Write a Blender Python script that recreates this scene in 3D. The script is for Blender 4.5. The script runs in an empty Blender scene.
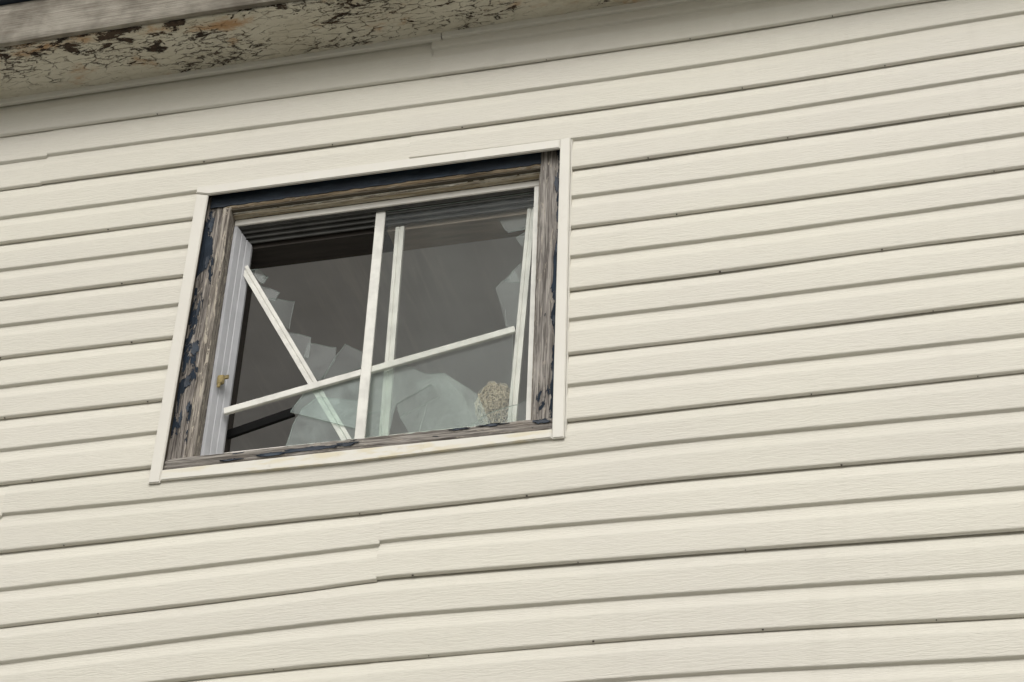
import bpy, bmesh, math, random
from mathutils import Vector, Matrix, noise

# ------------------------------------------------------------------ camera, sky, sun, exposure
scn = bpy.context.scene
C = scn.collection
Z0 = 6.0655                                   # height of the siding datum (first lock seam) above the ground
cam_d = bpy.data.cameras.new('camera'); cam = bpy.data.objects.new('camera', cam_d); C.objects.link(cam)
cam_d.sensor_width = 36.0; cam_d.lens = 2037.07/1024*36.0
cam_d.clip_start = 0.05; cam_d.clip_end = 2000
cam.matrix_world = (Matrix.Translation((1.04955, -4.43576, Z0-4.46553)) @ Matrix.Rotation(0.264715, 4, 'Z')
                    @ Matrix.Rotation(math.pi/2+0.634688, 4, 'X') @ Matrix.Rotation(0.043173, 4, 'Z'))
scn.camera = cam
SUN_EL, SUN_AZ = math.radians(42), math.radians(170)      # azimuth clockwise from +Y
w = bpy.data.worlds.new('World'); scn.world = w; w.use_nodes = True
nt = w.node_tree; nt.nodes.clear()
sky = nt.nodes.new('ShaderNodeTexSky'); sky.sky_type = 'NISHITA'; sky.sun_disc = False
sky.sun_elevation = SUN_EL; sky.sun_rotation = SUN_AZ; sky.air_density = 1.0; sky.dust_density = 6.0; sky.ozone_density = 1.0
hs = nt.nodes.new('ShaderNodeHueSaturation'); hs.inputs['Saturation'].default_value = 0.16   # an even white overcast
bg = nt.nodes.new('ShaderNodeBackground'); bg.inputs['Strength'].default_value = 0.15
wo = nt.nodes.new('ShaderNodeOutputWorld')
nt.links.new(sky.outputs[0], hs.inputs['Color']); nt.links.new(hs.outputs[0], bg.inputs['Color']); nt.links.new(bg.outputs[0], wo.inputs[0])
sun_d = bpy.data.lights.new('sun', 'SUN'); sun_d.energy = 0.5; sun_d.angle = math.radians(34); sun_d.color = (1.0, 0.965, 0.90)
sun = bpy.data.objects.new('sun', sun_d); C.objects.link(sun)
sdir = Vector((math.sin(SUN_AZ)*math.cos(SUN_EL), math.cos(SUN_AZ)*math.cos(SUN_EL), math.sin(SUN_EL)))
sun.rotation_euler = sdir.to_track_quat('Z', 'Y').to_euler(); sun.location = (3, -8, 14)
vs = scn.view_settings
vs.view_transform = 'Standard'; vs.look = 'None'; vs.gamma = 1.0; vs.use_curve_mapping = False
vs.exposure = 0.0
scn.cycles.transparent_max_bounces = 40
scn.cycles.max_bounces = 12; scn.cycles.diffuse_bounces = 6

rnd = random.Random(7)
def NZ(x, y, z=0.0): return noise.noise(Vector((x, y, z)))      # about -1..1

# ------------------------------------------------------------------ material helpers
class MB:
    def __init__(s, name):
        s.m = bpy.data.materials.new(name); s.m.use_nodes = True
        s.t = s.m.node_tree; s.t.nodes.clear()
        s.out = s.t.nodes.new('ShaderNodeOutputMaterial')
        s.pos = s.n('ShaderNodeNewGeometry').outputs['Position']
    def n(s, t, **k):
        nd = s.t.nodes.new(t)
        for a, b in k.items(): setattr(nd, a, b)
        return nd
    def set(s, sock, v):
        if isinstance(v, bpy.types.NodeSocket): s.t.links.new(v, sock)
        elif isinstance(v, (tuple, list)) and len(v) == 3 and sock.type == 'RGBA': sock.default_value = (*v, 1)
        else: sock.default_value = v
    def mapping(s, scale=(1, 1, 1), rot=(0, 0, 0), loc=(0, 0, 0), vec=None):
        nd = s.n('ShaderNodeMapping'); s.set(nd.inputs['Vector'], vec or s.pos)
        nd.inputs['Scale'].default_value = scale; nd.inputs['Rotation'].default_value = rot; nd.inputs['Location'].default_value = loc
        return nd.outputs[0]
    def noise(s, vec, scale=1.0, detail=4.0, rough=0.5, dist=0.0, color=False):
        nd = s.n('ShaderNodeTexNoise'); s.set(nd.inputs['Vector'], vec)
        nd.inputs['Scale'].default_value = scale; nd.inputs['Detail'].default_value = detail
        nd.inputs['Roughness'].default_value = rough; nd.inputs['Distortion'].default_value = dist
        return nd.outputs['Color' if color else 'Fac']
    def voro(s, vec, scale=1.0, feature='DISTANCE_TO_EDGE', rand=1.0, out='Distance'):
        nd = s.n('ShaderNodeTexVoronoi'); nd.feature = feature; s.set(nd.inputs['Vector'], vec)
        nd.inputs['Scale'].default_value = scale; nd.inputs['Randomness'].default_value = rand
        return nd.outputs[out]
    def ramp(s, f, a, b, lo=0.0, hi=1.0):
        nd = s.n('ShaderNodeMapRange'); nd.clamp = True; nd.interpolation_type = 'SMOOTHSTEP'
        s.set(nd.inputs['Value'], f); s.set(nd.inputs['From Min'], a); s.set(nd.inputs['From Max'], b)
        s.set(nd.inputs['To Min'], lo); s.set(nd.inputs['To Max'], hi)
        return nd.outputs[0]
    def math(s, op, a, b=0.0, c=0.0):
        nd = s.n('ShaderNodeMath'); nd.operation = op
        s.set(nd.inputs[0], a); s.set(nd.inputs[1], b); s.set(nd.inputs[2], c)
        return nd.outputs[0]
    def mix(s, f, a, b, mode='MIX'):
        nd = s.n('ShaderNodeMix'); nd.data_type = 'RGBA'; nd.blend_type = mode
        s.set(nd.inputs['Factor'], f); s.set(nd.inputs[6], a); s.set(nd.inputs[7], b)
        return nd.outputs[2]
    def addv(s, v, c, k):
        sub = s.n('ShaderNodeVectorMath', operation='MULTIPLY_ADD')
        s.set(sub.inputs[0], c); sub.inputs[1].default_value = (k, k, k); s.set(sub.inputs[2], v)
        return sub.outputs[0]
    def xyz(s): return s.n2(s.pos)
    def n2(s, v):
        nd = s.n('ShaderNodeSeparateXYZ'); s.set(nd.inputs[0], v); return nd.outputs
    def bump(s, h, dist=0.002, strength=1.0, normal=None):
        nd = s.n('ShaderNodeBump'); s.set(nd.inputs['Height'], h)
        nd.inputs['Distance'].default_value = dist; nd.inputs['Strength'].default_value = strength
        if normal: s.set(nd.inputs['Normal'], normal)
        return nd.outputs[0]
    def rand(s): return s.n('ShaderNodeObjectInfo').outputs['Random']
    def done(s, color, rough=0.6, normal=None, spec=0.4, metal=0.0):
        p = s.n('ShaderNodeBsdfPrincipled')
        s.set(p.inputs['Base Color'], color); s.set(p.inputs['Roughness'], rough)
        p.inputs['Specular IOR Level'].default_value = spec; p.inputs['Metallic'].default_value = metal
        if normal: s.set(p.inputs['Normal'], normal)
        s.t.links.new(p.outputs[0], s.out.inputs[0]); return s.m

def m_siding():
    b = MB('cream_vinyl_siding')
    g1 = b.noise(b.mapping((20, 1, 170), (0, 0.13, 0)), 1, 3, 0.55, 0.6)
    g2 = b.noise(b.mapping((60, 1, 380), (0, 0.06, 0)), 1, 2, 0.5, 0.3)
    h = b.math('ADD', b.math('MULTIPLY', g1, 1.0), b.math('MULTIPLY', g2, 0.5))
    big = b.noise(b.mapping((1.3, 1, 2.2)), 1, 3, 0.5)
    st = b.noise(b.mapping((0.9, 1, 14)), 1, 4, 0.6)
    c = b.mix(b.ramp(big, 0.35, 0.7), (0.584, 0.561, 0.481), (0.568, 0.543, 0.475))
    c = b.mix(b.ramp(st, 0.45, 0.75, 0, 0.25), c, (0.53, 0.505, 0.45))
    run = b.noise(b.mapping((16, 1, 0.7), loc=(3, 0, 1)), 1, 5, 0.62, 0.2); rz = b.noise(b.mapping((1.1, 1, 1.6), loc=(5, 0, 2)), 1, 3, 0.5)
    c = b.mix(b.math('MULTIPLY', b.ramp(run, 0.50, 0.72), b.ramp(rz, 0.40, 0.65, 0.0, 0.13)), c, (0.40, 0.375, 0.315))
    mil = b.noise(b.mapping((5, 1, 7), loc=(1, 0, 8)), 1, 6, 0.7)
    c = b.mix(b.ramp(mil, 0.56, 0.74, 0, 0.22), c, (0.44, 0.43, 0.36))
    c = b.mix(b.ramp(h, 0.62, 0.95, 0, 0.16), c, (0.47, 0.44, 0.37))
    fly = b.noise(b.mapping((60, 60, 60)), 1, 2, 0.5)
    c = b.mix(b.ramp(fly, 0.78, 0.84, 0, 0.35), c, (0.42, 0.37, 0.29))
    v = b.n('ShaderNodeMapRange'); b.set(v.inputs[0], b.rand()); v.inputs[3].default_value = 0.972; v.inputs[4].default_value = 1.02
    hsv = b.n('ShaderNodeHueSaturation'); b.set(hsv.inputs['Value'], v.outputs[0]); b.set(hsv.inputs['Color'], c)
    return b.done(hsv.outputs[0], 0.55, b.bump(h, 0.0019, 0.8), 0.3)

def m_trim():
    b = MB('cream_vinyl_trim')
    z = b.noise(b.mapping((3, 3, 3)), 1, 4, 0.6); d = b.noise(b.mapping((25, 25, 12)), 1, 4, 0.65)
    c = b.mix(b.ramp(z, 0.35, 0.7), (0.625, 0.605, 0.54), (0.595, 0.572, 0.51))
    c = b.mix(b.ramp(d, 0.6, 0.8, 0, 0.3), c, (0.46, 0.42, 0.34))
    return b.done(c, 0.5, b.bump(d, 0.0006, 0.5), 0.3)

def m_bottom_trim():                                  # the sill strip has a yellow run-off stain
    b = MB('stained_cream_trim')
    d = b.noise(b.mapping((7, 3, 40)), 1, 5, 0.65); e = b.noise(b.mapping((2.2, 1, 1), loc=(0.4, 0, 0)), 1, 3, 0.5)
    c = b.mix(b.ramp(b.math('MULTIPLY', b.ramp(d, 0.40, 0.62), b.ramp(e, 0.42, 0.58)), 0.1, 0.9, 0, 0.38), (0.625, 0.605, 0.54), (0.54, 0.44, 0.20))
    f = b.noise(b.mapping((40, 20, 30)), 1, 4, 0.6)
    c = b.mix(b.ramp(f, 0.6, 0.78, 0, 0.45), c, (0.40, 0.35, 0.27))
    return b.done(c, 0.5, b.bump(f, 0.0008, 0.5), 0.3)

def wood_color(b, axis, rot=0.0):
    s = {'X': (5, 130, 130), 'Z': (130, 130, 5), 'Y': (130, 5, 130)}[axis]
    s2 = {'X': (9, 260, 260), 'Z': (260, 260, 9), 'Y': (260, 9, 260)}[axis]
    g = b.noise(b.mapping(s), 1, 5, 0.65, 0.3); f = b.noise(b.mapping(s2), 1, 3, 0.6, 0.4)
    l = b.noise(b.mapping((6, 6, 6)), 1, 4, 0.6)
    return g, f, l

def m_wood(name, axis, blue=0.0, gradx=None, light=(0.27, 0.225, 0.185), dark=(0.075, 0.058, 0.044), flakes=0.25, navy=(0.012, 0.019, 0.029)):
    b = MB(name); g, f, l = wood_color(b, axis)
    c = b.mix(b.ramp(g, 0.36, 0.66), dark, light)
    c = b.mix(b.ramp(f, 0.46, 0.66, 0, 0.7), c, (0.035, 0.028, 0.024))
    c = b.mix(b.ramp(l, 0.52, 0.75, 0, 0.4), c, (0.18, 0.145, 0.11))
    h = b.math('ADD', b.math('MULTIPLY', g, 0.7), b.math('MULTIPLY', f, 0.45))
    # flecks of old pale paint in the grain
    s3 = {'X': (14, 90, 90), 'Z': (90, 90, 14), 'Y': (90, 14, 90)}[axis]
    fl = b.noise(b.mapping(s3, loc=(3, 1, 2)), 1, 6, 0.7, 0.5)
    fm = b.ramp(fl, 0.64-0.09*flakes, 0.66-0.09*flakes, 0, min(1.0, flakes+0.2))
    c = b.mix(fm, c, (0.40, 0.36, 0.29))
    if blue > 0:
        s4 = {'X': (9, 22, 22), 'Z': (22, 22, 8), 'Y': (22, 9, 22)}[axis]
        pn = b.noise(b.mapping(s4, loc=(1.7, 0, 4.1)), 1, 7, 0.68, 0.7)
        if gradx:
            x0, x1, k = gradx                     # more paint left towards x1, the side under the trim
            pn = b.math('ADD', pn, b.ramp(b.xyz()[0], x0, x1, 0, k))
        pm = b.ramp(pn, 0.66-blue, 0.675-blue)
        nc = b.mix(b.ramp(l, 0.4, 0.7), navy, tuple(q*2.0 for q in navy))
        c = b.mix(pm, c, nc); h = b.math('ADD', h, b.math('MULTIPLY', pm, 0.7))
    return b.done(c, 0.8, b.bump(h, 0.006, 1.0), 0.25)

def m_navy():
    b = MB('peeling_navy_paint'); l = b.noise(b.mapping((14, 14, 30)), 1, 6, 0.65, 0.5); s = b.noise(b.mapping((5, 60, 60)), 1, 4, 0.6)
    c = b.mix(b.ramp(l, 0.4, 0.7), (0.012, 0.020, 0.032), (0.026, 0.040, 0.058))
    c = b.mix(b.ramp(s, 0.58, 0.72, 0, 0.7), c, (0.012, 0.013, 0.017))
    return b.done(c, 0.55, b.bump(l, 0.004, 0.7), 0.4)

def m_soffit():
    b = MB('crazed_flaking_paint')
    wv = b.noise(b.mapping((16, 16, 16)), 1, 4, 0.6, color=True)
    v0 = b.addv(b.mapping((15, 50, 40)), wv, 1.0)
    ce = b.voro(v0, 1.0); ce2 = b.voro(b.addv(b.mapping((46, 90, 60)), wv, 1.2), 1.0)
    zone = b.noise(b.mapping((3.2, 7, 7), loc=(2, 0, 0)), 1, 3, 0.55)
    brk = b.ramp(b.noise(b.mapping((38, 60, 60), loc=(4, 4, 4)), 1, 4, 0.6), 0.42, 0.55)
    wide = b.ramp(zone, 0.36, 0.68, 0.02, 0.11)
    crack = b.math('MULTIPLY', b.math('SUBTRACT', 1.0, b.ramp(ce, 0.0, wide)), b.math('MULTIPLY', brk, b.ramp(zone, 0.40, 0.56, 0.12, 0.95)))
    crack2 = b.math('MULTIPLY', b.math('SUBTRACT', 1.0, b.ramp(ce2, 0.0, 0.09)), b.math('MULTIPLY', brk, b.ramp(zone, 0.50, 0.62, 0, 0.5)))
    yy = b.xyz()[1]
    edge = b.ramp(yy, -0.06, -0.235, 0, 0.10)                       # the outer edge has weathered most
    miss = b.noise(b.mapping((9, 20, 20), loc=(0.3, 5, 0)), 1, 7, 0.68, 0.4)
    mm = b.ramp(b.math('ADD', miss, edge), 0.632, 0.655)
    big = b.noise(b.mapping((2.5, 5, 4)), 1, 4, 0.6)
    c = b.mix(b.ramp(big, 0.35, 0.7), (0.57, 0.54, 0.45), (0.47, 0.435, 0.345))
    dust = b.noise(b.mapping((40, 60, 40)), 1, 4, 0.6)
    c = b.mix(b.ramp(dust, 0.5, 0.8, 0, 0.5), c, (0.27, 0.23, 0.16))
    rust = b.noise(b.mapping((4.5, 9, 9), loc=(7.6, 0, 1)), 1, 5, 0.65, 0.3)
    c = b.mix(b.ramp(b.math('ADD', rust, b.math('MULTIPLY', edge, 0.6)), 0.57, 0.74, 0, 0.75), c, (0.36, 0.17, 0.045))
    allc = b.math('MAXIMUM', b.math('MAXIMUM', crack, crack2), mm)
    dk = b.mix(b.ramp(dust, 0.4, 0.6), (0.026, 0.018, 0.012), (0.058, 0.038, 0.024))
    c = b.mix(allc, c, dk)
    hh = b.math('SUBTRACT', b.math('MULTIPLY', ce, 0.6), allc)
    return b.done(c, 0.75, b.bump(hh, 0.005, 1.0), 0.25)

def m_fascia():
    b = MB('bleached_grey_board'); g, f, l = wood_color(b, 'X')
    c = b.mix(b.ramp(l, 0.35, 0.68), (0.14, 0.125, 0.10), (0.30, 0.278, 0.23))
    c = b.mix(b.ramp(g, 0.42, 0.70, 0, 0.55), c, (0.14, 0.115, 0.09))
    c = b.mix(b.ramp(f, 0.52, 0.75, 0, 0.5), c, (0.10, 0.08, 0.065))
    k = b.voro(b.mapping((7, 12, 12)), 1.0, 'F1'); c = b.mix(b.math('SUBTRACT', 1.0, b.ramp(k, 0.03, 0.07)), c, (0.06, 0.045, 0.035))
    return b.done(c, 0.85, b.bump(b.math('ADD', g, f), 0.004, 0.8), 0.2)

def m_plain(name, col, rough=0.5, vary=0.15, scale=20, spec=0.4, metal=0.0, bump=0.0008, axis=None):
    b = MB(name); l = b.noise(b.mapping(axis or (scale, scale, scale)), 1, 5, 0.6)
    c = b.mix(b.ramp(l, 0.35, 0.7), col, tuple(q*(1-vary) for q in col))
    return b.done(c, rough, b.bump(l, bump, 0.5), spec, metal)

def m_ceiling():
    b = MB('stained_grey_ceiling')
    s = b.noise(b.mapping((22, 1.6, 1)), 1, 4, 0.6, 0.3); l = b.noise(b.mapping((2, 2, 2)), 1, 4, 0.6)
    c = b.mix(b.ramp(l, 0.35, 0.7), (0.70, 0.685, 0.675), (0.60, 0.585, 0.575))
    c = b.mix(b.ramp(s, 0.48, 0.72, 0, 0.5), c, (0.80, 0.77, 0.74))
    return b.done(c, 0.9, b.bump(s, 0.001, 0.4), 0.1)

def m_glass(name, dust=0.05, streak=(11, 11, 9), tint=(0.962, 0.968, 0.962), refl=1.0):
    b = MB(name); b.m.use_backface_culling = False
    geo = b.n('ShaderNodeNewGeometry')
    dp = b.n('ShaderNodeVectorMath', operation='DOT_PRODUCT'); b.set(dp.inputs[0], geo.outputs['Normal']); b.set(dp.inputs[1], geo.outputs['Incoming'])
    c = b.math('ABSOLUTE', dp.outputs['Value'])
    fr = b.math('MULTIPLY_ADD', b.math('POWER', b.math('SUBTRACT', 1.0, c), 5.0), 0.96, 0.04*refl)
    tr = b.n('ShaderNodeBsdfTransparent'); tr.inputs[0].default_value = (*tint, 1)
    gl = b.n('ShaderNodeBsdfGlossy'); gl.inputs['Roughness'].default_value = 0.02; gl.inputs['Color'].default_value = (0.95, 0.97, 0.96, 1)
    df = b.n('ShaderNodeBsdfDiffuse'); df.inputs['Color'].default_value = (0.565, 0.64, 0.605, 1)
    d = b.noise(b.mapping(streak), 1, 6, 0.7, 0.3)
    m1 = b.n('ShaderNodeMixShader'); b.set(m1.inputs[0], b.ramp(d, 0.34, 0.70, dust*0.45, dust*1.5)); b.t.links.new(tr.outputs[0], m1.inputs[1]); b.t.links.new(df.outputs[0], m1.inputs[2])
    m2 = b.n('ShaderNodeMixShader'); b.set(m2.inputs[0], fr); b.t.links.new(m1.outputs[0], m2.inputs[1]); b.t.links.new(gl.outputs[0], m2.inputs[2])
    b.t.links.new(m2.outputs[0], b.out.inputs[0]); return b.m

def m_grass():
    b = MB('gravelly_yard'); a = b.noise(b.mapping((0.6, 0.6, 1)), 1, 6, 0.6); f = b.noise(b.mapping((30, 30, 30)), 1, 5, 0.7)
    c = b.mix(b.ramp(a, 0.4, 0.65), (0.25, 0.245, 0.21), (0.39, 0.38, 0.35)); c = b.mix(b.ramp(f, 0.4, 0.7, 0, 0.5), c, (0.20, 0.195, 0.17))
    return b.done(c, 0.9, b.bump(f, 0.03, 0.8), 0.1)

SID, TRIM, BTRIM = m_siding(), m_trim(), m_bottom_trim()
WOODZ = m_wood('peeled_jamb_wood', 'Z', 0.075, (-1.10, -1.15, 0.10), light=(0.38, 0.345, 0.305), dark=(0.085, 0.075, 0.065), flakes=0.45)
WOODR = m_wood('bare_grey_jamb_wood', 'Z', 0.03, (-0.055, -0.03, 0.22), light=(0.36, 0.335, 0.30), dark=(0.15, 0.135, 0.12), flakes=0.5)
WOODST = m_wood('flaking_stop_wood', 'Z', 0.0, None, light=(0.37, 0.335, 0.285), dark=(0.13, 0.112, 0.092), flakes=0.9)
WOODX = m_wood('bare_head_wood', 'X', 0.0, None, light=(0.44, 0.36, 0.25), dark=(0.20, 0.15, 0.09), flakes=0.6)
WOODM = m_wood('pale_flaking_moulding', 'X', 0.0, None, light=(0.66, 0.60, 0.48), dark=(0.36, 0.29, 0.19), flakes=0.8)
WOODS = m_wood('weathered_sill_wood', 'X', 0.02, None, light=(0.33, 0.305, 0.27), dark=(0.12, 0.108, 0.095), flakes=0.45)
NAVY, SOF, FAS, CEIL = m_navy(), m_soffit(), m_fascia(), m_ceiling()
WHITE = m_plain('white_vinyl_frame', (0.64, 0.62, 0.56), 0.45, 0.10, 12)
CREAMW = m_plain('cream_white_sash', (0.67, 0.66, 0.60), 0.45, 0.22, 14)
OLDW = m_plain('flaking_cream_paint', (0.78, 0.745, 0.65), 0.7, 0.35, 40)
CHIP = m_plain('curled_paint_chip', (0.46, 0.43, 0.35), 0.8, 0.4, 60)
TRACK = m_plain('dark_grey_track', (0.085, 0.085, 0.078), 0.6, 0.3, 12)  # one dark grey for the head ribs and their backing
PVC = m_plain('shaded_white_channel', (0.40, 0.405, 0.415), 0.45, 0.14, 12)  # white vinyl of the left jamb, its shade put into the grey
REFLM = m_plain('black_reflection', (0.009, 0.009, 0.009), 0.9, spec=0.1)  # near-black colour of the strip that stands for a reflection
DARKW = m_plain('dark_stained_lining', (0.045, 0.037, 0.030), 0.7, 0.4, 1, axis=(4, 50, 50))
BROWNLIN = m_plain('brown_lining', (0.26, 0.215, 0.165), 0.8, 0.35, 1, axis=(5, 40, 40))  # lighter brown for the right half of the head reveal
ROOMW = m_plain('grey_room_wall', (0.78, 0.77, 0.75), 0.9, 0.12, 3, 0.1)
FLOORM = m_plain('worn_floorboards', (0.62, 0.60, 0.57), 0.7, 0.4, 1, axis=(3, 20, 3))
SHEATH = m_plain('sheathing_board', (0.10, 0.085, 0.06), 0.9, 0.3, 10)
BRASS = m_plain('tarnished_brass', (0.27, 0.21, 0.085), 0.5, 0.5, 60, 0.4, 0.4)
DRIP = m_plain('blue_black_drip_edge', (0.030, 0.042, 0.060), 0.5, 0.3, 9)
SHING = m_plain('grey_shingle', (0.06, 0.06, 0.062), 0.9, 0.4, 40, 0.2)
HOLE = m_plain('dark_weep_slot', (0.06, 0.05, 0.038), 0.9)
CONC = m_plain('concrete_footing', (0.30, 0.29, 0.27), 0.9, 0.25, 8, 0.2)
GLASS = m_glass('dusty_clear_glass', 0.009, (14, 9, 2.0), refl=0.14); GLASS2 = m_glass('dirty_broken_glass', 0.016, refl=0.32); GEDGE = m_plain('green_edge_highlight', (0.60, 0.68, 0.65), 0.2)  # green edge colour lightened to carry the highlights on cut glass
GLASS3 = m_glass('clouded_broken_glass', 0.034, refl=0.5)
GLASS4 = m_glass('milky_broken_glass', 0.10, refl=0.6, tint=(0.945, 0.968, 0.956))
GLASS5 = m_glass('pale_green_broken_glass', 0.125, refl=0.6, tint=(0.93, 0.966, 0.95))
GRASS = m_grass()

# ------------------------------------------------------------------ object helpers
def empty(name, loc, parent=None):
    o = bpy.data.objects.new(name, None); C.objects.link(o); o.location = loc; o.empty_display_size = 0.1
    if parent: setpar(o, parent)
    return o
def wloc(o):
    v = o.location.copy()
    return v + wloc(o.parent) if o.parent else v
def setpar(o, p):
    o.parent = p; o.location = o.location - wloc(p)
def tag(o, label, cat, group=None):
    o['label'] = label; o['category'] = cat
    if group: o['group'] = group
    return o
def mk(name, verts, faces, mats, parent=None, smooth=False, fm=None):
    """mesh in world metres, z relative to the siding datum; the origin moves to the middle of the mesh"""
    lo = [min(v[i] for v in verts) for i in range(3)]; hi = [max(v[i] for v in verts) for i in range(3)]
    c = [(lo[i]+hi[i])/2 for i in range(3)]
    me = bpy.data.meshes.new(name); me.from_pydata([(v[0]-c[0], v[1]-c[1], v[2]-c[2]) for v in verts], [], faces)
    for m in (mats if isinstance(mats, list) else [mats]): me.materials.append(m)
    if fm: me.polygons.foreach_set('material_index', fm)
    if smooth: me.polygons.foreach_set('use_smooth', [True]*len(me.polygons))
    me.update()
    o = bpy.data.objects.new(name, me); C.objects.link(o); o.location = (c[0], c[1], c[2]+Z0)
    if parent: setpar(o, parent)
    return o
def from_bm(name, bm, mats, parent=None, smooth=False):
    bmesh.ops.recalc_face_normals(bm, faces=bm.faces[:])
    bm.verts.index_update()
    vs_ = [v.co.copy() for v in bm.verts]; fs = [[v.index for v in f.verts] for f in bm.faces]; fm = [f.material_index for f in bm.faces]
    o = mk(name, vs_, fs, mats, parent, smooth, fm); bm.free(); return o
def bm_box(bm, x0, x1, y0, y1, z0, z1):
    vs_ = [bm.verts.new(p) for p in ((x0,y0,z0),(x1,y0,z0),(x1,y1,z0),(x0,y1,z0),(x0,y0,z1),(x1,y0,z1),(x1,y1,z1),(x0,y1,z1))]
    for f in ((0,1,2,3),(4,5,6,7),(0,1,5,4),(1,2,6,5),(2,3,7,6),(3,0,4,7)): bm.faces.new([vs_[i] for i in f])
    return vs_
def box(name, x0, x1, y0, y1, z0, z1, mat, parent=None, bev=0.0):
    bm = bmesh.new(); bm_box(bm, x0, x1, y0, y1, z0, z1)
    if bev: bmesh.ops.bevel(bm, geom=bm.edges[:], offset=bev, segments=2, affect='EDGES')
    return from_bm(name, bm, mat, parent)
def bar(name, a, b_, wid, dep, mat, parent=None, bev=0.0015, groove=False):
    """bar from a to b in a wall-parallel plane; wid is its breadth in the plane, dep its depth into the wall"""
    a = Vector(a); b_ = Vector(b_); d = (b_-a); L = d.length; d.normalize(); s = Vector((0, 1, 0)).cross(d).normalized(); n = s.cross(d)
    if groove:
        prof = [(-wid/2, 0.0), (-wid*0.10, 0.0), (-wid*0.06, 0.003), (wid*0.06, 0.003), (wid*0.10, 0.0005), (wid/2, 0.0005), (wid/2, dep), (-wid/2, dep)]
    else:
        e = min(wid, dep)*0.16
        prof = [(-wid/2, e), (-wid/2+e, 0), (wid/2-e, 0), (wid/2, e), (wid/2, dep), (-wid/2, dep)]
    vs_ = [a + s*p[0] + Vector((0, 1, 0))*p[1] for p in prof] + [b_ + s*p[0] + Vector((0, 1, 0))*p[1] for p in prof]
    k = len(prof); fs = [[i, (i+1) % k, k+(i+1) % k, k+i] for i in range(k)] + [list(range(k)), list(range(k, 2*k))]
    bm = bmesh.new(); bv = [bm.verts.new(v) for v in vs_]
    for f in fs: bm.faces.new([bv[i] for i in f])
    return from_bm(name, bm, mat, parent)
def pane(name, poly, y, mats, parent=None, thick=0.003, tilt=(0, 0)):
    """a sheet of glass cut to poly (x, z), 3 mm thick, with green cut edges; tilt leans it about its middle"""
    cx = sum(p[0] for p in poly)/len(poly); cz = sum(p[1] for p in poly)/len(poly)
    f = lambda p, dy: (p[0], y+dy+(p[0]-cx)*tilt[0]+(p[1]-cz)*tilt[1], p[1])
    n = len(poly); vs_ = [f(p, 0) for p in poly] + [f(p, thick) for p in poly]
    bm = bmesh.new(); bv = [bm.verts.new(v) for v in vs_]
    bm.faces.new(bv[:n]); bm.faces.new(bv[n:][::-1])
    for i in range(n):
        q = bm.faces.new([bv[i], bv[(i+1) % n], bv[n+(i+1) % n], bv[n+i]]); q.material_index = 1
    bmesh.ops.triangulate(bm, faces=[q for q in bm.faces if len(q.verts) > 4])
    return from_bm(name, bm, mats, parent)
def jag(poly, amp, seed, n=3, keep=()):
    """break each straight edge of a shard into small conchoidal steps; edges listed in keep stay straight"""
    r = random.Random(seed); out = []
    for i, p in enumerate(poly):
        q = poly[(i+1) % len(poly)]; out.append(p)
        if i in keep: continue
        L = math.hypot(q[0]-p[0], q[1]-p[1]); nx, nz = -(q[1]-p[1])/L, (q[0]-p[0])/L
        m = max(1, min(n, int(L/0.02)))
        for j in range(1, m+1):
            t = (j + r.uniform(-0.3, 0.3))/(m+1); o = r.uniform(-1, 1)*amp
            out.append((p[0]+(q[0]-p[0])*t+nx*o, p[1]+(q[1]-p[1])*t+nz*o))
    return out
def board(name, x0, x1, z0, z1, yf, dep, mat, parent, amp=0.0012, step=0.006, grain='Z', ragged=0.0, seed=0.0):
    """an old board: a worn front face with raised grain and softened, chipped edges, solid behind"""
    sx, sz = (step, step*3) if grain == 'Z' else (step*3, step)
    nx = max(2, int((x1-x0)/sx)); nz = max(2, int((z1-z0)/sz)); vs_ = []; fs = []
    for j in range(nz+1):
        for i in range(nx+1):
            x = x0+(x1-x0)*i/nx; z = z0+(z1-z0)*j/nz
            a, c = (x*150, z*9) if grain == 'Z' else (z*150, x*9)
            d = amp*NZ(a, c, seed) + amp*1.2*NZ(a*0.3, c*0.4, seed+5)
            eb = min((x-x0), (x1-x), (z-z0), (z1-z))
            if eb < 1e-6: d += 0.0025 + 0.002*abs(NZ(x*60, z*60, seed+9))
            xx, zz = x, z
            if ragged and i in (0, nx): xx += ragged*NZ(z*45, seed+3)*(1 if i == 0 else -1)
            if ragged and j in (0, nz): zz += ragged*NZ(x*45, seed+4)*(1 if j == 0 else -1)
            vs_.append((xx, yf+d, zz))
    w_ = nx+1
    for j in range(nz):
        for i in range(nx): fs.append([j*w_+i, j*w_+i+1, (j+1)*w_+i+1, (j+1)*w_+i])
    ring = [i for i in range(w_)] + [j*w_+nx for j in range(1, nz+1)] + [nz*w_+i for i in range(nx-1, -1, -1)] + [j*w_ for j in range(nz-1, 0, -1)]
    b0 = len(vs_)
    for i in ring: v = vs_[i]; vs_.append((v[0], yf+dep, v[2]))
    n = len(ring)
    for k in range(n): fs.append([ring[k], b0+k, b0+(k+1) % n, ring[(k+1) % n]])
    return mk(name, vs_, fs, mat, parent)
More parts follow.
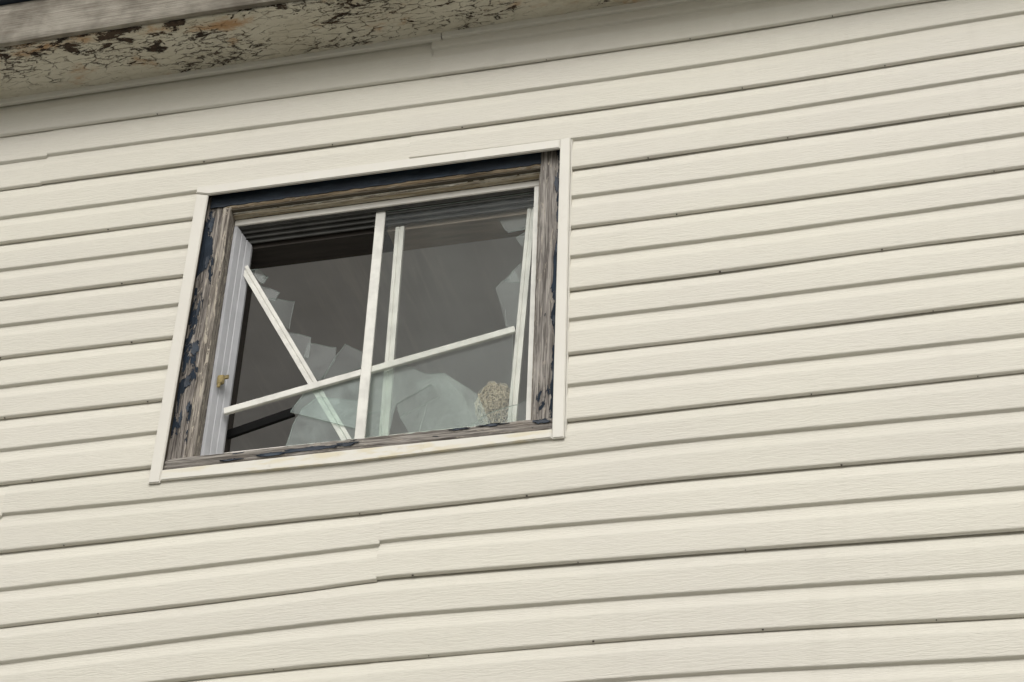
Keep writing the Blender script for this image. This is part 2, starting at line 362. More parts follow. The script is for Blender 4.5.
def flake(name, poly, y, thick, mat, parent, lift=0.002, seed=0):
    """a curled sheet of old paint on a wall-parallel face"""
    n = len(poly); cx = sum(p[0] for p in poly)/n; cz = sum(p[1] for p in poly)/n
    r = random.Random(seed); vs_ = [(cx, y-thick, cz)]; fs = []
    for p in poly: vs_.append((p[0]*0.55+cx*0.45, y-thick, p[1]*0.55+cz*0.45))
    for p in poly: vs_.append((p[0], y-thick-lift*r.random(), p[1]))
    for p in poly: vs_.append((p[0], y, p[1]))
    for i in range(n):
        j = (i+1) % n
        fs += [[0, 1+i, 1+j], [1+i, 1+n+i, 1+n+j, 1+j], [1+n+i, 1+2*n+i, 1+2*n+j, 1+n+j]]
    return mk(name, vs_, fs, mat, parent)

# ------------------------------------------------------------------ ground
def ground():
    n = 60; vs_ = []; fs = []
    R = [0, 1, 2, 3, 4.5, 6, 8, 11, 15, 20, 30, 45, 70, 120, 250, 600, 1200]
    ax = sorted([-r for r in R[1:]] + R)
    for y in ax:
        for x in ax: vs_.append((x, y, -Z0 + (0.03*NZ(x*0.4, y*0.4) if max(abs(x), abs(y)) > 7 else 0.0)))
    k = len(ax)
    for j in range(k-1):
        for i in range(k-1): fs.append([j*k+i, j*k+i+1, (j+1)*k+i+1, (j+1)*k+i])
    o = mk('ground', vs_, fs, GRASS); o['kind'] = 'structure'; return o
ground()

# ------------------------------------------------------------------ house
house = tag(empty('house', (0, 0, 0)), 'old house clad in cream vinyl siding under a peeling eave', 'house')
XL, XR = -4.0, 3.0                        # ends of this wall
WX0, WX1, WZT, WZB = -1.170, -0.012, -0.366, -1.420   # hole cut in the siding, hidden under the trim
P2 = 0.2286; H1 = 0.1143
# how far each lap line has sagged or lifted from true, surveyed along the wall (x, dz)
SEAM = {0: [(-1.935,.014),(.277,-.003),(1.019,.011)], 1: [(-1.887,.005),(.275,-.012),(1.344,.010)],
 2: [(-1.84,-.002),(.008,-.011),(.332,-.007),(1.318,.006)], 3: [(-1.795,0),(.329,-.009),(1.292,.002)],
 4: [(-1.748,-.004),(.326,-.009),(.946,.001),(1.267,.001)], 5: [(-1.703,-.001),(.322,-.005),(1.242,.003)],
 6: [(-1.656,-.007),(.319,.001),(1.216,.002)], 7: [(-1.61,-.010),(-.726,-.001),(-.388,0),(.316,.006),(1.189,-.008)],
 8: [(-1.563,-.015),(-.704,.010),(-.497,.020),(-.374,.020),(.313,.010),(.874,-.005),(1.163,-.012)],
 9: [(-1.52,-.014),(-.68,.009),(-.359,.010),(.31,.009),(1.137,-.016)]}
MID = {0: [(-1.94,.012),(-.105,0),(.278,-.002),(1.3,.012)], 1: [(-1.911,.010),(.276,-.009),(1.358,.020)],
 2: [(-1.864,.006),(-.50,.002),(-.25,-.006),(.274,-.011),(1.332,.015)], 3: [(-1.818,.001),(.331,-.008),(1.306,.007)],
 4: [(-1.773,.005),(.327,-.005),(1.28,.009)], 5: [(-1.726,0),(.324,-.001),(1.254,.005)],
 6: [(-1.68,-.003),(.321,.002),(1.229,.002)], 7: [(-1.635,0),(-.737,-.005),(-.395,-.001),(.318,.009),(1.203,-.001)],
 8: [(-1.587,-.009),(-.715,.011),(-.498,.017),(-.382,.019),(.314,.011),(1.177,-.007)],
 9: [(-1.54,-.017),(-.693,.017),(-.367,.021),(.311,.010),(1.151,-.012)],
 10: [(-1.5,-.015),(-.5,.010),(.308,.011),(1.125,-.013)]}
def curve(tab, x):
    n = len(tab)
    if x <= tab[0][0]: return tab[0][1]
    if x >= tab[-1][0]: return tab[-1][1]
    i = max(j for j in range(n-1) if tab[j][0] <= x)
    def sl(j):
        if j == 0: return (tab[1][1]-tab[0][1])/(tab[1][0]-tab[0][0])
        if j == n-1: return (tab[-1][1]-tab[-2][1])/(tab[-1][0]-tab[-2][0])
        return (tab[j+1][1]-tab[j-1][1])/(tab[j+1][0]-tab[j-1][0])
    x0, y0 = tab[i]; x1, y1 = tab[i+1]; h = x1-x0; t = (x-x0)/h
    return ((2*t**3-3*t*t+1)*y0 + (t**3-2*t*t+t)*h*sl(i) + (-2*t**3+3*t*t)*y1 + (t**3-t*t)*h*sl(i+1))
def dz(tab, k, x):
    if k in tab: v = curve(tab[k], x)
    elif k < 0: v = curve(tab[0], x)
    else:
        kk = max(tab); v = curve(tab[kk], x)*max(0.0, 1-(k-kk)*0.2)
    return v + 0.0012*NZ(x*2.1, k*3.7) 
def zseam(k, x): return -k*P2 + dz(SEAM, k, x)
def zmid(k, x): return -k*P2 + H1 + dz(MID, k, x)
# one course of the dutch-lap profile: (fraction down the course, depth behind the face)
COVE = [(0.0,.0095),(.03,.0094),(.08,.0087),(.14,.0074),(.20,.0055),(.26,.0033),(.315,.0012),(.335,.0004),(.355,.0001)]
FLAT = [(.42,0),(.50,0),(.57,0),(.64,0),(.71,0),(.78,0),(.85,0),(.91,0),(.935,.0001),(.948,.0006),(.960,.0018),(.975,.0042),(.988,.0066)]
def siding_panel(k, xa, xb, parent, zoff=0.0, yoff=0.0, moff=0.0, top=True):
    r = random.Random(k*100+int(xa*10))
    xs = sorted(set([xa, xb] + [round(xa+(xb-xa)*i/max(2, int((xb-xa)/0.06)), 4) for i in range(1, max(2, int((xb-xa)/0.06)))]
                    + [x for x in (WX0, WX1) if xa < x < xb]))
    cols = []
    for x in xs:
        zt, zm, zb = zseam(k-1, x), zmid(k, x)+zoff+moff, zseam(k, x)+zoff
        if k == 0: zt = 0.226
        wob = 0.0016*NZ(x*1.7, k*2.3, 3.0) + 0.0006*NZ(x*6.3, k*4.1, 5.0) + yoff
        gap = 0.0091 + 0.0010*NZ(x*1.3, k*5.1, 8.0) - 0.0010*min(1, max(0, (x+0.9)/1.2))*(1 if k > 1 else 0.2)
        col = [(x, .0136+wob, zt+.022)]
        h = zt-zm
        for s, d in COVE+FLAT: col.append((x, d+wob+(0.003 if s < .05 else 0)+0.0010*NZ(x*3.1, s*2.0, k*1.9), zt-h*s))
        col += [(x, .0078+wob, zm+h*.003)]
        h = zm-zb
        for s, d in COVE+FLAT: col.append((x, d+wob+0.0010*NZ(x*3.1, s*2.0+4, k*1.9), zm-h*s))
        col += [(x, gap-.0007+wob, zb+h*.001), (x, gap+wob, zb+h*.006), (x, gap+.0004+wob, zb+h*.05)]
        cols.append(col)
    n = len(cols[0]); vs_ = [v for c in cols for v in c]; fs = []
    for i in range(len(cols)-1):
        for j in range(n-1):
            a, b_, c, d = i*n+j, i*n+j+1, (i+1)*n+j+1, (i+1)*n+j
            cx = (cols[i][j][0]+cols[i+1][j][0])/2; cz = (cols[i][j][2]+cols[i][j+1][2])/2
            if WX0 < cx < WX1 and WZB < cz < WZT: continue
            fs.append([a, b_, c, d])
    nf = len(fs); b0 = len(vs_)                       # the cut end shows the 1.2 mm thickness of the sheet
    for i_, sg in ((0, 1), (len(cols)-1, -1)):
        c0 = len(vs_)
        for v in cols[i_]: vs_ += [v, (v[0]+sg*.0002, v[1]+.0012, v[2])]
        for j in range(n-1):
            if not (WX0 < cols[i_][j][0] < WX1): fs.append([c0+2*j, c0+2*j+2, c0+2*j+3, c0+2*j+1])
    o = mk('siding_panel', vs_, fs, SID, parent)
    o.data.polygons.foreach_set('use_smooth', [q < nf for q in range(len(fs))])
    return o

wall = empty('wall', (0, 0, Z0-1.0), house)
JOINT = {0: [-0.46], 1: [-1.748], 2: [-0.505], 7: [-1.632], 8: [-0.497], 10: [-0.495]}
LAP = 0.003
for k in range(0, 27):
    js = JOINT.get(k)
    if js is None:
        js = [] if 3 <= k <= 6 else [round(rnd.choice((-2.6, 2.0, 1.8)) + rnd.uniform(-0.2, 0.2), 3)] if k < 11 else [round(rnd.uniform(-1.5, 1.0), 3)]
    if 3 <= k <= 6:
        siding_panel(k, XL, WX0+0.004, wall); siding_panel(k, WX1-0.004, XR, wall)
        continue
    edges = [XL] + js + [XR]
    for i in range(len(edges)-1):
        a = edges[i]; b_ = edges[i+1]
        if i == 0:                                     # the left sheet slides under the right one
            zo, mo = {0: (0, 0.036), 8: (-0.005, -0.004), 2: (0, -0.016), 1: (-.003, -.003), 7: (-.003, -.004)}.get(k, (-0.002, 0))
            siding_panel(k, a, b_+LAP, wall, zo, 0.0008, mo)
        else:
            siding_panel(k, a, b_, wall, 0.0, -0.0006)
# weep slots nicked into the bottom lip of each panel
bm = bmesh.new()
for k in range(0, 14):
    x = -3.9 + 0.11*((k*5) % 4)
    while x < XR-0.2:
        if rnd.random() < .7 and not (WX0-0.02 < x < WX1+0.02 and 2 <= k <= 6):
            zb = zseam(k, x); s = rnd.uniform(0.3, 0.9)
            bm_box(bm, x-0.0028*s, x+0.0028*s, 0.0012, 0.0052, zb-0.0008, zb+0.0022*s)
        x += 0.435 + rnd.uniform(-0.03, 0.03)
o = from_bm('weep_slots', bm, HOLE, wall); o['kind'] = 'stuff'
# the trim that closes the siding under the soffit, in two lengths
def jtrim(name, x0, x1, z0, z1, y0):
    prof = [(y0+.016, z1), (y0, z1), (y0, z0+.003), (y0+.0012, z0+.0008), (y0+.003, z0), (y0+.014, z0), (y0+.014, z0+.02)]
    n = 40; vs_ = []; fs = []
    for i in range(n+1):
        x = x0+(x1-x0)*i/n
        for y, z in prof: vs_.append((x, y+.0008*NZ(x*2, 5), z+.0012*NZ(x*1.5, 9)))
    m = len(prof)
    for i in range(n):
        for j in range(m-1): fs.append([i*m+j, i*m+j+1, (i+1)*m+j+1, (i+1)*m+j])
    return mk(name, vs_, fs, TRIM, wall)
jtrim('top_trim', XL, -0.427, 0.149, 0.1880, -0.0120); jtrim('top_trim', -0.424, XR, 0.151, 0.1880, -0.0135)
# sheathing behind the siding, with the window hole, and the concrete footing
def frame_boxes(name, hx0, hx1, hz0, hz1, y0, y1, x0, x1, z0, z1, mat, parent):
    bm = bmesh.new()
    bm_box(bm, x0, hx0, y0, y1, z0, z1); bm_box(bm, hx1, x1, y0, y1, z0, z1)
    bm_box(bm, hx0, hx1, y0, y1, hz1, z1); bm_box(bm, hx0, hx1, y0, y1, z0, hz0)
    return from_bm(name, bm, mat, parent)
frame_boxes('sheathing', -1.169, -0.014, -1.412, -0.345, .0185, .030, XL, XR, -5.86, 0.30, SHEATH, wall)
frame_boxes('wall_core', -1.110, -0.075, -1.372, -0.425, .0305, .20, XL, XR, -5.86, 0.30, SHEATH, wall)
box('footing', XL+.02, XR-.02, .0, .25, -Z0-0.02, -5.87, CONC, wall)

# ------------------------------------------------------------------ eave
eave = empty('eave', (0, -0.12, Z0+0.19), house)
def soffit():
    x0, x1 = XL-0.05, XR+0.05; nx, ny = 420, 40; vs_ = []; fs = []
    for j in range(ny+1):
        y = 0.005 - 0.236*j/ny
        for i in range(nx+1):
            x = x0+(x1-x0)*i/nx
            cr = noise.voronoi(Vector((x*17, y*42, 0)))[0]; d = min(1.0, (cr[1]-cr[0])*3.5)
            t = j/ny
            z = 0.1925 + 0.004*math.sin(x*1.3) + (0.002 if t < .05 else 0) - 0.006*math.sin(math.pi*min(1, t*1.1))*0.5 - 0.0022*d + 0.0015*NZ(x*8, y*20)
            vs_.append((x, y, z))
    for j in range(ny):
        for i in range(nx): a = j*(nx+1)+i; fs.append([a, a+1, a+nx+2, a+nx+1])
    o = mk('soffit_board', vs_, fs, SOF, eave, True)
    so = o.modifiers.new('thick', 'SOLIDIFY'); so.thickness = 0.018; so.offset = 1.0
    return o
soffit()
def hanging_flakes():
    r = random.Random(12); vs_ = []; fs = []
    for q in range(170):
        cx = r.uniform(-2.3, 0.9); cy = -0.02-0.20*r.random()**0.7; a0 = r.uniform(0, 6.28); n = r.randint(5, 8)
        sx, sy = r.uniform(.006, .020), r.uniform(.003, .009); hang = r.uniform(.002, .009); zb = 0.1868
        if NZ(cx*3.2, cy*7, 2.0) < -0.1: continue
        b0 = len(vs_); th = r.uniform(0, 6.28)
        for i in range(n):
            a = a0+2*math.pi*i/n; k = r.uniform(.7, 1.25); x, y = cx+sx*k*math.cos(a), cy+sy*k*math.sin(a)
            y = max(-.228, min(-.010, y))
            e = max(0.0, math.cos(a-th)); vs_.append((x, y, zb-hang*e*e))
        for i in range(n): v = vs_[b0+i]; vs_.append((v[0], v[1], v[2]+.0011))
        fs.append([b0+i for i in range(n)]); fs.append([b0+n+i for i in range(n)][::-1])
        for i in range(n): fs.append([b0+i, b0+(i+1) % n, b0+n+(i+1) % n, b0+n+i])
    o = mk('paint_flakes', vs_, fs, CHIP, eave); o['kind'] = 'stuff'
hanging_flakes()
def fascia():
    x0, x1 = XL-0.06, XR+0.06; nx, nz = 320, 26; vs_ = []; fs = []
    for j in range(nz+1):
        t = j/nz
        for i in range(nx+1):
            x = x0+(x1-x0)*i/nx
            e = 0.004*max(0.0, 1-t*9)**2 
            vs_.append((x, -0.2555 + e + 0.0011*NZ(x*9, t*26) + 0.0014*NZ(x*2.3, t*4), 0.176+0.176*t+0.0025*NZ(x*3, 2.0)*(1-t)))
    for j in range(nz):
        for i in range(nx): a = j*(nx+1)+i; fs.append([a, a+1, a+nx+2, a+nx+1])
    b0 = len(vs_)
    for i in range(nx+1): v = vs_[i]; vs_.append((v[0], -0.2335, v[2]+0.0005))
    for i in range(nx): fs.append([i, b0+i, b0+i+1, i+1])
    c0 = len(vs_)
    for i in range(nx+1): vs_.append((vs_[i][0], -0.2335, 0.35))
    for i in range(nx): fs.append([b0+i, c0+i, c0+i+1, b0+i+1])
    return mk('fascia_board', vs_, fs, FAS, eave)
fascia()
# drip edge and the roof slope behind it
bar('drip_edge', (XL-0.1, -0.278, 0.386), (XR+0.1, -0.278, 0.386), 0.058, 0.024, DRIP, eave)
def roof():
    rf = empty('roof', (0, 2, Z0+1.2), house)
    sl = 0.5; y0, y1 = -0.29, 4.2; base = 0.418
    bm = bmesh.new(); vs_ = [bm.verts.new(p) for p in ((XL-.2,y0,base),(XR+.2,y0,base),(XR+.2,y1,base+(y1-y0)*sl),(XL-.2,y1,base+(y1-y0)*sl))]
    vs2 = [bm.verts.new((v.co.x, v.co.y, v.co.z+.02)) for v in vs_]
    bm.faces.new(vs_); bm.faces.new(vs2)
    for i in range(4): bm.faces.new([vs_[i], vs_[(i+1) % 4], vs2[(i+1) % 4], vs2[i]])
    from_bm('roof_deck', bm, SHING, rf)
    bm = bmesh.new()                                   # shingle courses with split tabs
    yy = y0-0.012; row = 0
    while yy < y1-0.15:
        x = XL-.2 - (0.15 if row % 2 else 0)
        while x < XR+.2:
            xa, xb = max(x+.003, XL-.2), min(x+.297, XR+.2)
            if xb > xa+.02:
                z_ = base+.026+(yy-y0)*sl; v = [(xa,yy,z_+.006),(xb,yy,z_+.006),(xb,yy+.17,z_+.002+.17*sl),(xa,yy+.17,z_+.002+.17*sl)]
                q = [bm.verts.new(p) for p in v]; q2 = [bm.verts.new((p[0], p[1], p[2]-.005)) for p in v]
                bm.faces.new(q); bm.faces.new([q[0], q[1], q2[1], q2[0]])
            x += .3
        yy += .14; row += 1
    o = from_bm('shingles', bm, SHING, rf); o['kind'] = 'stuff'
roof()

# ------------------------------------------------------------------ window surround of cream vinyl strips
sur = empty('window_trim', (-0.59, 0, Z0-1.43), house)
def strip(name, pts, y0, y1, mat):
    """a flat strip whose outline (x, z) may taper, with softened edges and a rolled back lip"""
    bm = bmesh.new(); n = len(pts)
    a = [bm.verts.new((p[0], y0, p[1])) for p in pts]; b_ = [bm.verts.new((p[0], y1, p[1])) for p in pts]
    bm.faces.new(a); bm.faces.new(b_[::-1])
    for i in range(n): bm.faces.new([a[i], a[(i+1) % n], b_[(i+1) % n], b_[i]])
    bmesh.ops.bevel(bm, geom=[e for e in bm.edges if abs(e.verts[0].co.y-y0) < 1e-6 and abs(e.verts[1].co.y-y0) < 1e-6], offset=0.0025, segments=2, affect='EDGES')
    return from_bm(name, bm, mat, sur)
strip('side_trim', [(-1.1880,-1.438),(-1.1530,-1.4385),(-1.1470,-.3850),(-1.1865,-.3725)], -.0100, -.0030, TRIM)
strip('head_trim', [(-1.1875,-.3710),(-1.1455,-.3835),(-.0285,-.3900),(-.0285,-.3560),(-.6,-.3515),(-1.1865,-.3475)], -.0128, -.0030, TRIM)
strip('side_trim', [(-.0275,-1.4310),(.0055,-1.4315),(.0035,-.3515),(-.0275,-.3535)], -.0110, -.0030, TRIM)
strip('bottom_trim', [(-1.1520,-1.4330),(-.6,-1.4365),(-.0285,-1.4285),(-.0285,-1.4010),(-.6,-1.3995),(-1.1515,-1.3985)], -.0115, .017, BTRIM)
# the thin raised nailing lip at the outer edge of the trim
for nm, p in (('trim_lip', [(.0058,-1.428),(.0098,-1.428),(.0078,-.354),(.0038,-.354)]),):
    strip(nm, p, -.0040, .0125, TRIM)

# ------------------------------------------------------------------ old wooden window frame
wf = empty('wood_frame', (-0.59, 0.03, Z0-1.39), house)
board('left_casing', -1.1640, -1.1080, -1.3820, -.3550, .0285, .030, WOODZ, wf, 0.0016, 0.004, 'Z', 0.0015, 1)
board('left_stop', -1.1075, -1.0800, -1.3640, -.4120, .0240, .044, WOODST, wf, 0.0018, 0.004, 'Z', 0.002, 2)
board('right_casing', -.0940, -.0200, -1.3600, -.3550, .0210, .037, WOODR, wf, 0.0014, 0.004, 'Z', 0.0015, 3)
board('right_stop', -.1020, -.0945, -1.3500, -.4300, .0400, .028, WOODST, wf, 0.0012, 0.003, 'Z', 0.001, 4)
board('head_casing', -1.1075, -.0945, -.4200, -.3500, .0265, .0195, WOODX, wf, 0.0012, 0.004, 'X', 0.0015, 5)
board('head_stop', -1.0800, -.0945, -.4330, -.4040, .0470, .022, WOODM, wf, 0.0012, 0.004, 'X', 0.0012, 6)
board('sill', -1.1560, -.0300, -1.3915, -1.3530, .0030, .090, WOODS, wf, 0.0022, 0.004, 'X', 0.0035, 7)
# what is left of the navy paint: a ragged sheet on the head, patches on the sill, chips by the right edge
def paint_sheet(x0, x1, ztop, zlow, y, amp, seed, n=150, mat=None):
    poly_top = []; vs_ = []; fs = []
    for i in range(n+1):
        x = x0+(x1-x0)*i/n
        zl = zlow + amp*NZ(x*9, seed) + amp*.8*NZ(x*33, seed+2) + amp*.45*NZ(x*110, seed+3)
        zm = (ztop+zl)/2
        lift = .0008+.0022*max(0, NZ(x*22, seed+6))
        vs_ += [(x, y-.0012+.0008*NZ(x*14, 1), ztop), (x, y-.0013+.001*NZ(x*17, 3), zm), (x, y-.0012-lift, zl), (x, y+.0005, zl)]
    for i in range(n):
        for j in range(3): fs.append([i*4+j, i*4+j+1, (i+1)*4+j+1, (i+1)*4+j])
    return mk('paint_layer', vs_, fs, mat or NAVY, wf)
paint_sheet(-1.1480, -.0500, -.3510, -.4110, .0255, .0045, 4)
paint_sheet(-1.0780, -.0980, -.4050, -.4275, .0462, .0060, 11, 190, OLDW)
def blob(cx, cz, rx, rz, seed, n=22):
    r = random.Random(seed); out = []
    for i in range(n):
        a = 2*math.pi*i/n; k = 0.75+0.5*NZ(math.cos(a)*1.6+seed, math.sin(a)*1.6)+r.uniform(-.16, .16)
        out.append((cx+rx*k*math.cos(a), cz+rz*k*math.sin(a)))
    return out
for i, (cx, cz, rx, rz) in enumerate(((-.835,-1.377,.085,.009),(-.715,-1.373,.10,.011),(-.62,-1.370,.045,.010),(-.955,-1.381,.05,.006),(-.060,-1.364,.028,.014),(-.20,-1.358,.05,.006),(-.29,-1.360,.04,.005))):
    flake('paint_flake', blob(cx, cz, rx*.9, rz*.8, i+3, 40), .0020, .0012, NAVY, wf, 0.0015, i)
for i, (cx, cz, rx, rz) in enumerate(((-.036,-.62,.006,.05),(-.037,-.75,.007,.04),(-.0355,-.92,.005,.05),(-.038,-1.01,.008,.03),(-.036,-1.2,.005,.05),(-.0405,-.50,.012,.08),
    (-1.138,-.47,.012,.07),(-1.132,-.62,.010,.05),(-1.137,-.80,.010,.07),(-1.128,-.95,.017,.06),(-1.134,-1.07,.015,.05),(-1.139,-1.20,.009,.06),(-1.120,-1.16,.008,.035))):
    flake('paint_flake', blob(cx, cz, rx*.8, rz*.6, i+40, 34), (.0200 if cx > -.6 else .0275), .0008, NAVY, wf, 0.0012, i)

# ------------------------------------------------------------------ sliding window frame of white vinyl
sf = empty('slider_frame', (-0.59, 0.1, Z0-1.33), house)
box('head_channel', -1.0800, -.1030, .0690, .0760, -.4570, -.4340, WHITE, sf, .0015)
# the ribbed underside of the head: tracks stepping down into the wall
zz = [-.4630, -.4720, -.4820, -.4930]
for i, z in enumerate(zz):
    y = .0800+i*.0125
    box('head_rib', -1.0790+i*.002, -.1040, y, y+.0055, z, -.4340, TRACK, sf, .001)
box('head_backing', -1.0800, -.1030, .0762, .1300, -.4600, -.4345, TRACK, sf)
# left jamb: one splayed channel with two fine grooves
jp = [(-1.0795,.0690),(-1.0705,.0690),(-1.0690,.0705),(-1.0610,.0860),(-1.0640,.0885),(-1.0592,.0905),(-1.0510,.1040),(-1.0540,.1070),(-1.0486,.1095),(-1.0372,.1240),(-1.0370,.1330),(-1.0795,.1330)]
n = len(jp); bm = bmesh.new()
lo = [bm.verts.new((x, y, -1.3290)) for x, y in jp]; hi = [bm.verts.new((x, y, -.4585-.7*(y-.069))) for x, y in jp]
bm.faces.new(lo); bm.faces.new(hi[::-1])
for i in range(n): bm.faces.new([lo[i], lo[(i+1) % n], hi[(i+1) % n], hi[i]])
from_bm('left_jamb', bm, PVC, sf)
box('right_jamb', -.1230, -.1030, .0700, .1280, -1.3290, -.4570, CREAMW, sf, .0015)
box('bottom_track', -1.0690, -.1235, .0720, .0780, -1.3520, -1.3100, WHITE, sf, .001)
box('bottom_track', -1.0690, -.1235, .1020, .1070, -1.3520, -1.3050, WHITE, sf, .001)
box('bottom_track', -1.0690, -.1235, .1400, .1460, -1.3520, -1.2950, WHITE, sf, .001)
box('inner_stool', -1.0640, -.1185, .1462, .2300, -1.2950, -1.2520, WHITE, sf, .001)
box('track_floor', -1.0690, -.1235, .0782, .2000, -1.3600, -1.3300, WHITE, sf)
# fixed right-hand light in the outer track: meeting stile and its pane
bar('meeting_stile', (-.6105, .0880, -1.3080), (-.6105, .0880, -.4600), .0300, .0072, CREAMW, sf)
pane('window_pane', [(-.5960,-1.3060),(-.1232,-1.3060),(-.1232,-.4620),(-.5960,-.4620)], .0905, [GLASS, GEDGE], sf)
# brass latch on the left jamb
lt = box('latch', -1.0650, -1.0430, .0730, .0835, -1.0560, -1.0240, BRASS, sf, .0025)
box('latch_tongue', -1.0430, -1.0300, .0760, .0815, -1.0390, -1.0240, BRASS, lt, .002)
box('latch_keeper', -1.0610, -1.0500, .0690, .0729, -1.0720, -1.0560, BRASS, lt, .0018)

# ------------------------------------------------------------------ the room inside
room = empty('room', (0, 2, Z0-2.9), house)
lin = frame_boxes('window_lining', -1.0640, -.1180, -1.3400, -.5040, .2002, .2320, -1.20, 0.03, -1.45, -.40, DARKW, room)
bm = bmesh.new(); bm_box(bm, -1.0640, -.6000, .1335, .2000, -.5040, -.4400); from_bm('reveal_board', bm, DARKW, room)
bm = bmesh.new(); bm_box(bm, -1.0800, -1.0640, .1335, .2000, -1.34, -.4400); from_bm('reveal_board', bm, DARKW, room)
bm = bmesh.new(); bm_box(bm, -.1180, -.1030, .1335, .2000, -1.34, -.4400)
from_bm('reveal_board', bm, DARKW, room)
box('reveal_board', -.5995, -.1182, .1335, .2325, -.5060, -.4400, BROWNLIN, room)
RX0, RX1, RY1, RZ0, RZ1 = -3.6, 2.6, 3.9, -2.85, -.36
box('ceiling', RX0, RX1, .2322, RY1, RZ1, RZ1+.03, CEIL, room)
box('floor', RX0, RX1, .2322, RY1, RZ0-.03, RZ0, FLOORM, room)
frame_boxes('front_inner_wall', -1.20, 0.03, -1.45, -.40, .2005, .2300, RX0, RX1, RZ0, RZ1, ROOMW, room)
frame_boxes('rear_wall', -3.3, 2.3, -2.6, -.42, RY1, RY1+.1, RX0-.1, RX1+.1, RZ0, RZ1, ROOMW, room)  # unseen rear wall, its opening made large to let light in
def side_wall(name, x0, x1):                       # unseen end walls, wide openings added to brighten the room
    bm = bmesh.new(); ya, yb = .2325, RY1
    bm_box(bm, x0, x1, ya, .9, RZ0, RZ1); bm_box(bm, x0, x1, 3.5, yb, RZ0, RZ1)
    bm_box(bm, x0, x1, .9, 3.5, RZ0, -2.3); bm_box(bm, x0, x1, .9, 3.5, -.50, RZ1)
    return from_bm(name, bm, ROOMW, room)
side_wall('left_wall', RX0-.1, RX0-.002); side_wall('right_wall', RX1+.002, RX1+.1)

# ------------------------------------------------------------------ the wrecked inner sash, sagging behind the fixed light
bs = tag(empty('broken_sash', (-0.35, 0.125, Z0-1.295)), 'wrecked white sash with tilted rail and broken glass behind the right window light', 'window sash')
def sh(poly, d): return [(x-.47*d, z+.88*d) for x, z in poly]     # the same shard carried d metres deeper along the pull of the sag
S2 = [GLASS3, GEDGE]; S = [GLASS2, GEDGE]; S3 = [GLASS4, GEDGE]
bar('rail', (-1.0390, .0960, -1.1395), (-.1730, .0960, -.9645), .0225, .0100, CREAMW, bs)
bar('stile', (-.5575, .1240, -.4990), (-.5525, .1240, -1.2950), .0270, .0120, CREAMW, bs, groove=True)
bar('stile', (-.1420, .1240, -.4560), (-.1790, .1240, -1.2950), .0250, .0120, CREAMW, bs, groove=True)
pane('lower_pane', sh([(-.6030,-1.0350),(-.1900,-.9560),(-.1790,-1.2700),(-.6400,-1.2700)], -.017), .1085, S, bs)
pane('glass_shard', sh(jag([(-.640,-1.016),(-.521,-1.010),(-.444,-1.058),(-.391,-1.061),(-.289,-1.149),(-.242,-1.265),(-.478,-1.265),(-.515,-1.200),(-.403,-1.143),(-.427,-1.095),(-.529,-1.152),(-.545,-1.265),(-.643,-1.265)], .0015, 2, 2, (5, 6, 7, 8, 9, 11, 12)), -.022), .1135, S3, bs, tilt=(.005, .01))
pane('glass_shard', sh(jag([(-.480,-1.075),(-.391,-1.064),(-.330,-1.150),(-.290,-1.262),(-.460,-1.262),(-.440,-1.150)], .0015, 3, 2, (3,)), -.026), .1190, S, bs, tilt=(-.01, .01))
pane('glass_shard', sh(jag([(-.640,-1.175),(-.575,-1.165),(-.560,-1.262),(-.645,-1.262)], .0015, 13, 2, (2, 3)), -.026), .1150, S, bs, tilt=(.01, .02))
pane('glass_shard', sh([(-.310,-1.255),(-.290,-1.238),(-.260,-1.214),(-.215,-1.202),(-.172,-1.193),(-.139,-1.177),(-.143,-1.255)], -.037), .1020, S, bs, tilt=(.0, .01))
pane('glass_shard', jag([(-.255,-.500),(-.215,-.493),(-.153,-.480),(-.165,-.560),(-.183,-.562),(-.216,-.566),(-.235,-.540)], .003, 5, 3, (1, 2)), .1380, S2, bs, tilt=(-.02, .0))
pane('glass_shard', jag([(-.165,-.574),(-.193,-.588),(-.170,-.632)], .002, 6, 2), .1380, S2, bs, tilt=(-.02, .0))
pane('glass_shard', jag([(-.172,-.690),(-.199,-.717),(-.205,-.747),(-.227,-.748),(-.247,-.771),(-.243,-.792),(-.215,-.857),(-.209,-.930),(-.181,-.926),(-.168,-.803)], .002, 7, 2, (7, 8, 9)), .1380, S2, bs, tilt=(-.02, .0))
pane('glass_shard', jag([(-.195,-.705),(-.207,-.722),(-.222,-.745),(-.178,-.752)], .002, 9, 3, (3,)), .1480, S2, bs, tilt=(-.05, -.1))
pane('glass_shard', sh(jag([(-.813,-1.071),(-.639,-1.036),(-.645,-1.221),(-.849,-1.138)], .0015, 8, 3, (0, 1, 2)), -.027), .1080, [GLASS5, GEDGE], bs)
pane('glass_shard', sh(jag([(-.853,-1.258),(-.839,-1.181),(-.816,-1.127),(-.769,-1.091),(-.630,-1.126),(-.641,-1.258)], .002, 10, 2, (4, 5)), -.028), .1115, S3, bs)

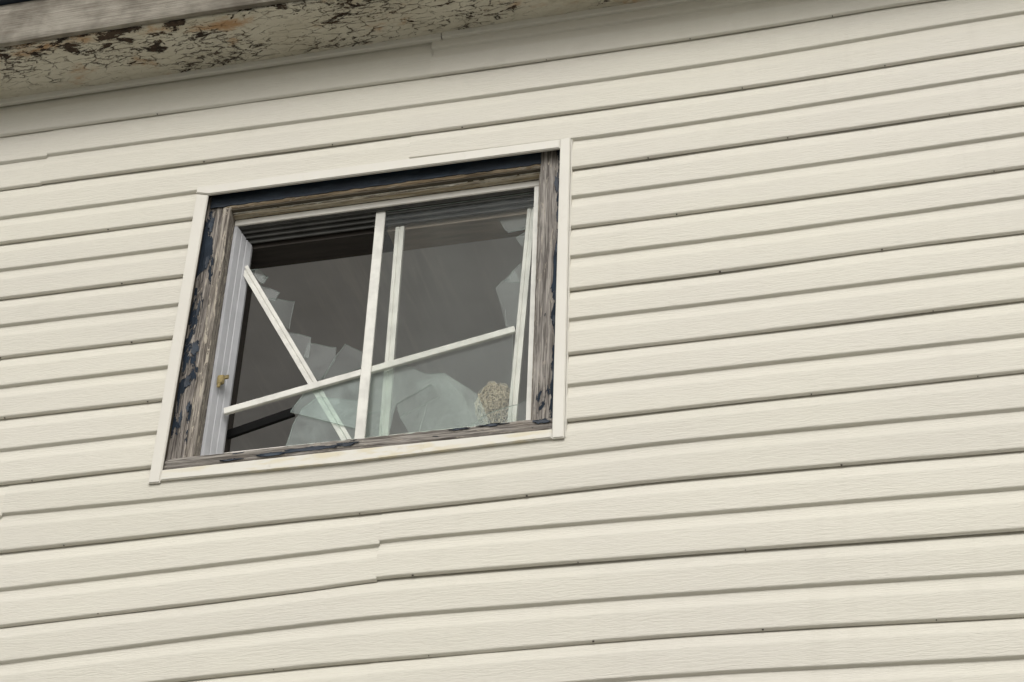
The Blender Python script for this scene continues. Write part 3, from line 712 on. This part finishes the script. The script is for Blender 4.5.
# ------------------------------------------------------------------ the loose diagonal bar with teeth of glass
db = tag(empty('loose_sash_bar', (-0.64, 0.135, Z0-1.29)), 'white sash bar leaning diagonally in the left opening, glass shards along it', 'sash bar')
bar('bar', (-1.0490, .1125, -.5910), (-.6440, .1125, -1.3000), .0270, .011, CREAMW, db, groove=True)
for i, (poly, t) in enumerate((
    ([(-1.032,-.592),(-1.010,-.586),(-.980,-.619),(-.984,-.650),(-1.000,-.642)], (.3, .2)),
    ([(-1.012,-.612),(-.992,-.604),(-.972,-.628),(-.990,-.655)], (-.3, .4)),
    ([(-1.005,-.642),(-.933,-.683),(-.945,-.715),(-.975,-.706)], (.08, .05)),
    ([(-.965,-.703),(-.877,-.733),(-.881,-.839),(-.905,-.822)], (-.05, .04)),
    ([(-.895,-.846),(-.812,-.875),(-.815,-.948),(-.845,-.940)], (.06, -.05)),
    ([(-.820,-.890),(-.731,-.919),(-.731,-.972),(-.770,-1.042),(-.830,-.960)], (.02, .06)),
    ([(-.700,-.916),(-.640,-.959),(-.642,-1.014),(-.760,-1.044),(-.730,-.965)], (-.04, .03)))):
    pane('glass_shard', sh(jag(poly, .002, 20+i, 2, (len(poly)-1,)), -.006), .1265+.004*(i % 3), S2, db, tilt=t)

# ------------------------------------------------------------------ wad of fibre on the window track
def wad():
    t = tag(empty('fibre_wad', (-.243, .172, Z0-1.250)), 'tan wad of matted fibre stuck in the lower right corner of window', 'fibre wad')
    c = Vector((-.243, .1720, -1.168))
    def rad(d):
        r = 1 + .10*NZ(d.x*2.4+3, d.y*2.4, d.z*2.4) + .07*NZ(d.x*5, d.y*5, d.z*5+2)
        return r - 0.16*math.exp(-((d.x-.15)/.15)**2)*max(0, d.z)**0.7
    def put(d, r): return c+Vector((d.x*r*.050, d.y*r*.029, d.z*r*(.070 if d.z > 0 else .080)))
    bm = bmesh.new(); bmesh.ops.create_icosphere(bm, subdivisions=5, radius=1.0)
    for v in bm.verts:
        d = v.co.normalized()
        v.co = put(d, rad(d)*.98 - .34*max(0, .22-abs(NZ(d.x*3.3+7+NZ(d.x*3, d.z*3), d.y*3.3, d.z*3.3+2+NZ(d.z*3, d.x*3, 4))))*1.4 + .05*NZ(d.x*16, d.y*16, d.z*16))
    from_bm('core', bm, m_plain('shaded_tan_felt', (0.20, 0.16, 0.10), 0.95, 0.6, 160, 0.1, 0, .004), t, True)  # core colour darkened for the shade between the locks
    r = random.Random(4); vs_ = []; fs = []
    for s in range(230):                                # curled locks lying over the core
        d = Vector((r.gauss(0, 1), r.gauss(0, 1)-.7, r.gauss(0, 1))).normalized()
        k = r.uniform(.92, 1.12); L = r.randint(9, 20); cu = r.choice((-1, 1))*r.uniform(.15, .9); th = r.uniform(0, 6.28); st = r.uniform(.07, .13)
        tan = d.orthogonal().normalized(); tan = (tan*math.cos(th)+d.cross(tan)*math.sin(th)).normalized()
        w_ = r.uniform(.0007, .0016)
        for q in range(L):
            p = put(d, rad(d)*k + .035*math.sin(q*.7+s)); f_ = w_*(1-.6*abs(2*q/(L-1)-1)**2)
            d = (d+tan*st).normalized(); tan = (tan-d*tan.dot(d)).normalized(); tan = (tan+d.cross(tan)*cu*.5).normalized()
            b0 = len(vs_)
            for a in range(4): vs_.append(p+Vector((math.cos(a*1.571)*f_, math.sin(a*1.571+.5)*f_*.7, math.sin(a*1.571)*f_)))
            if q:
                for a in range(4): fs.append([b0-4+a, b0-4+(a+1) % 4, b0+(a+1) % 4, b0+a])
    o = mk('strands', vs_, fs, m_plain('straw_fibre', (0.60, 0.51, 0.37), 0.9, 0.6, 120, 0.15), t); o['kind'] = 'stuff'
wad()

# ------------------------------------------------------------------ added dark strip standing in for the head band's reflection, lower left
bt = bar('reflection_strip', (-1.0620, .1880, -1.1580), (-.8600, .1880, -1.1010), .0300, .010, REFLM, None)
tag(bt, 'dark strip added for a reflection in the lower left glass of window', 'reflection strip')
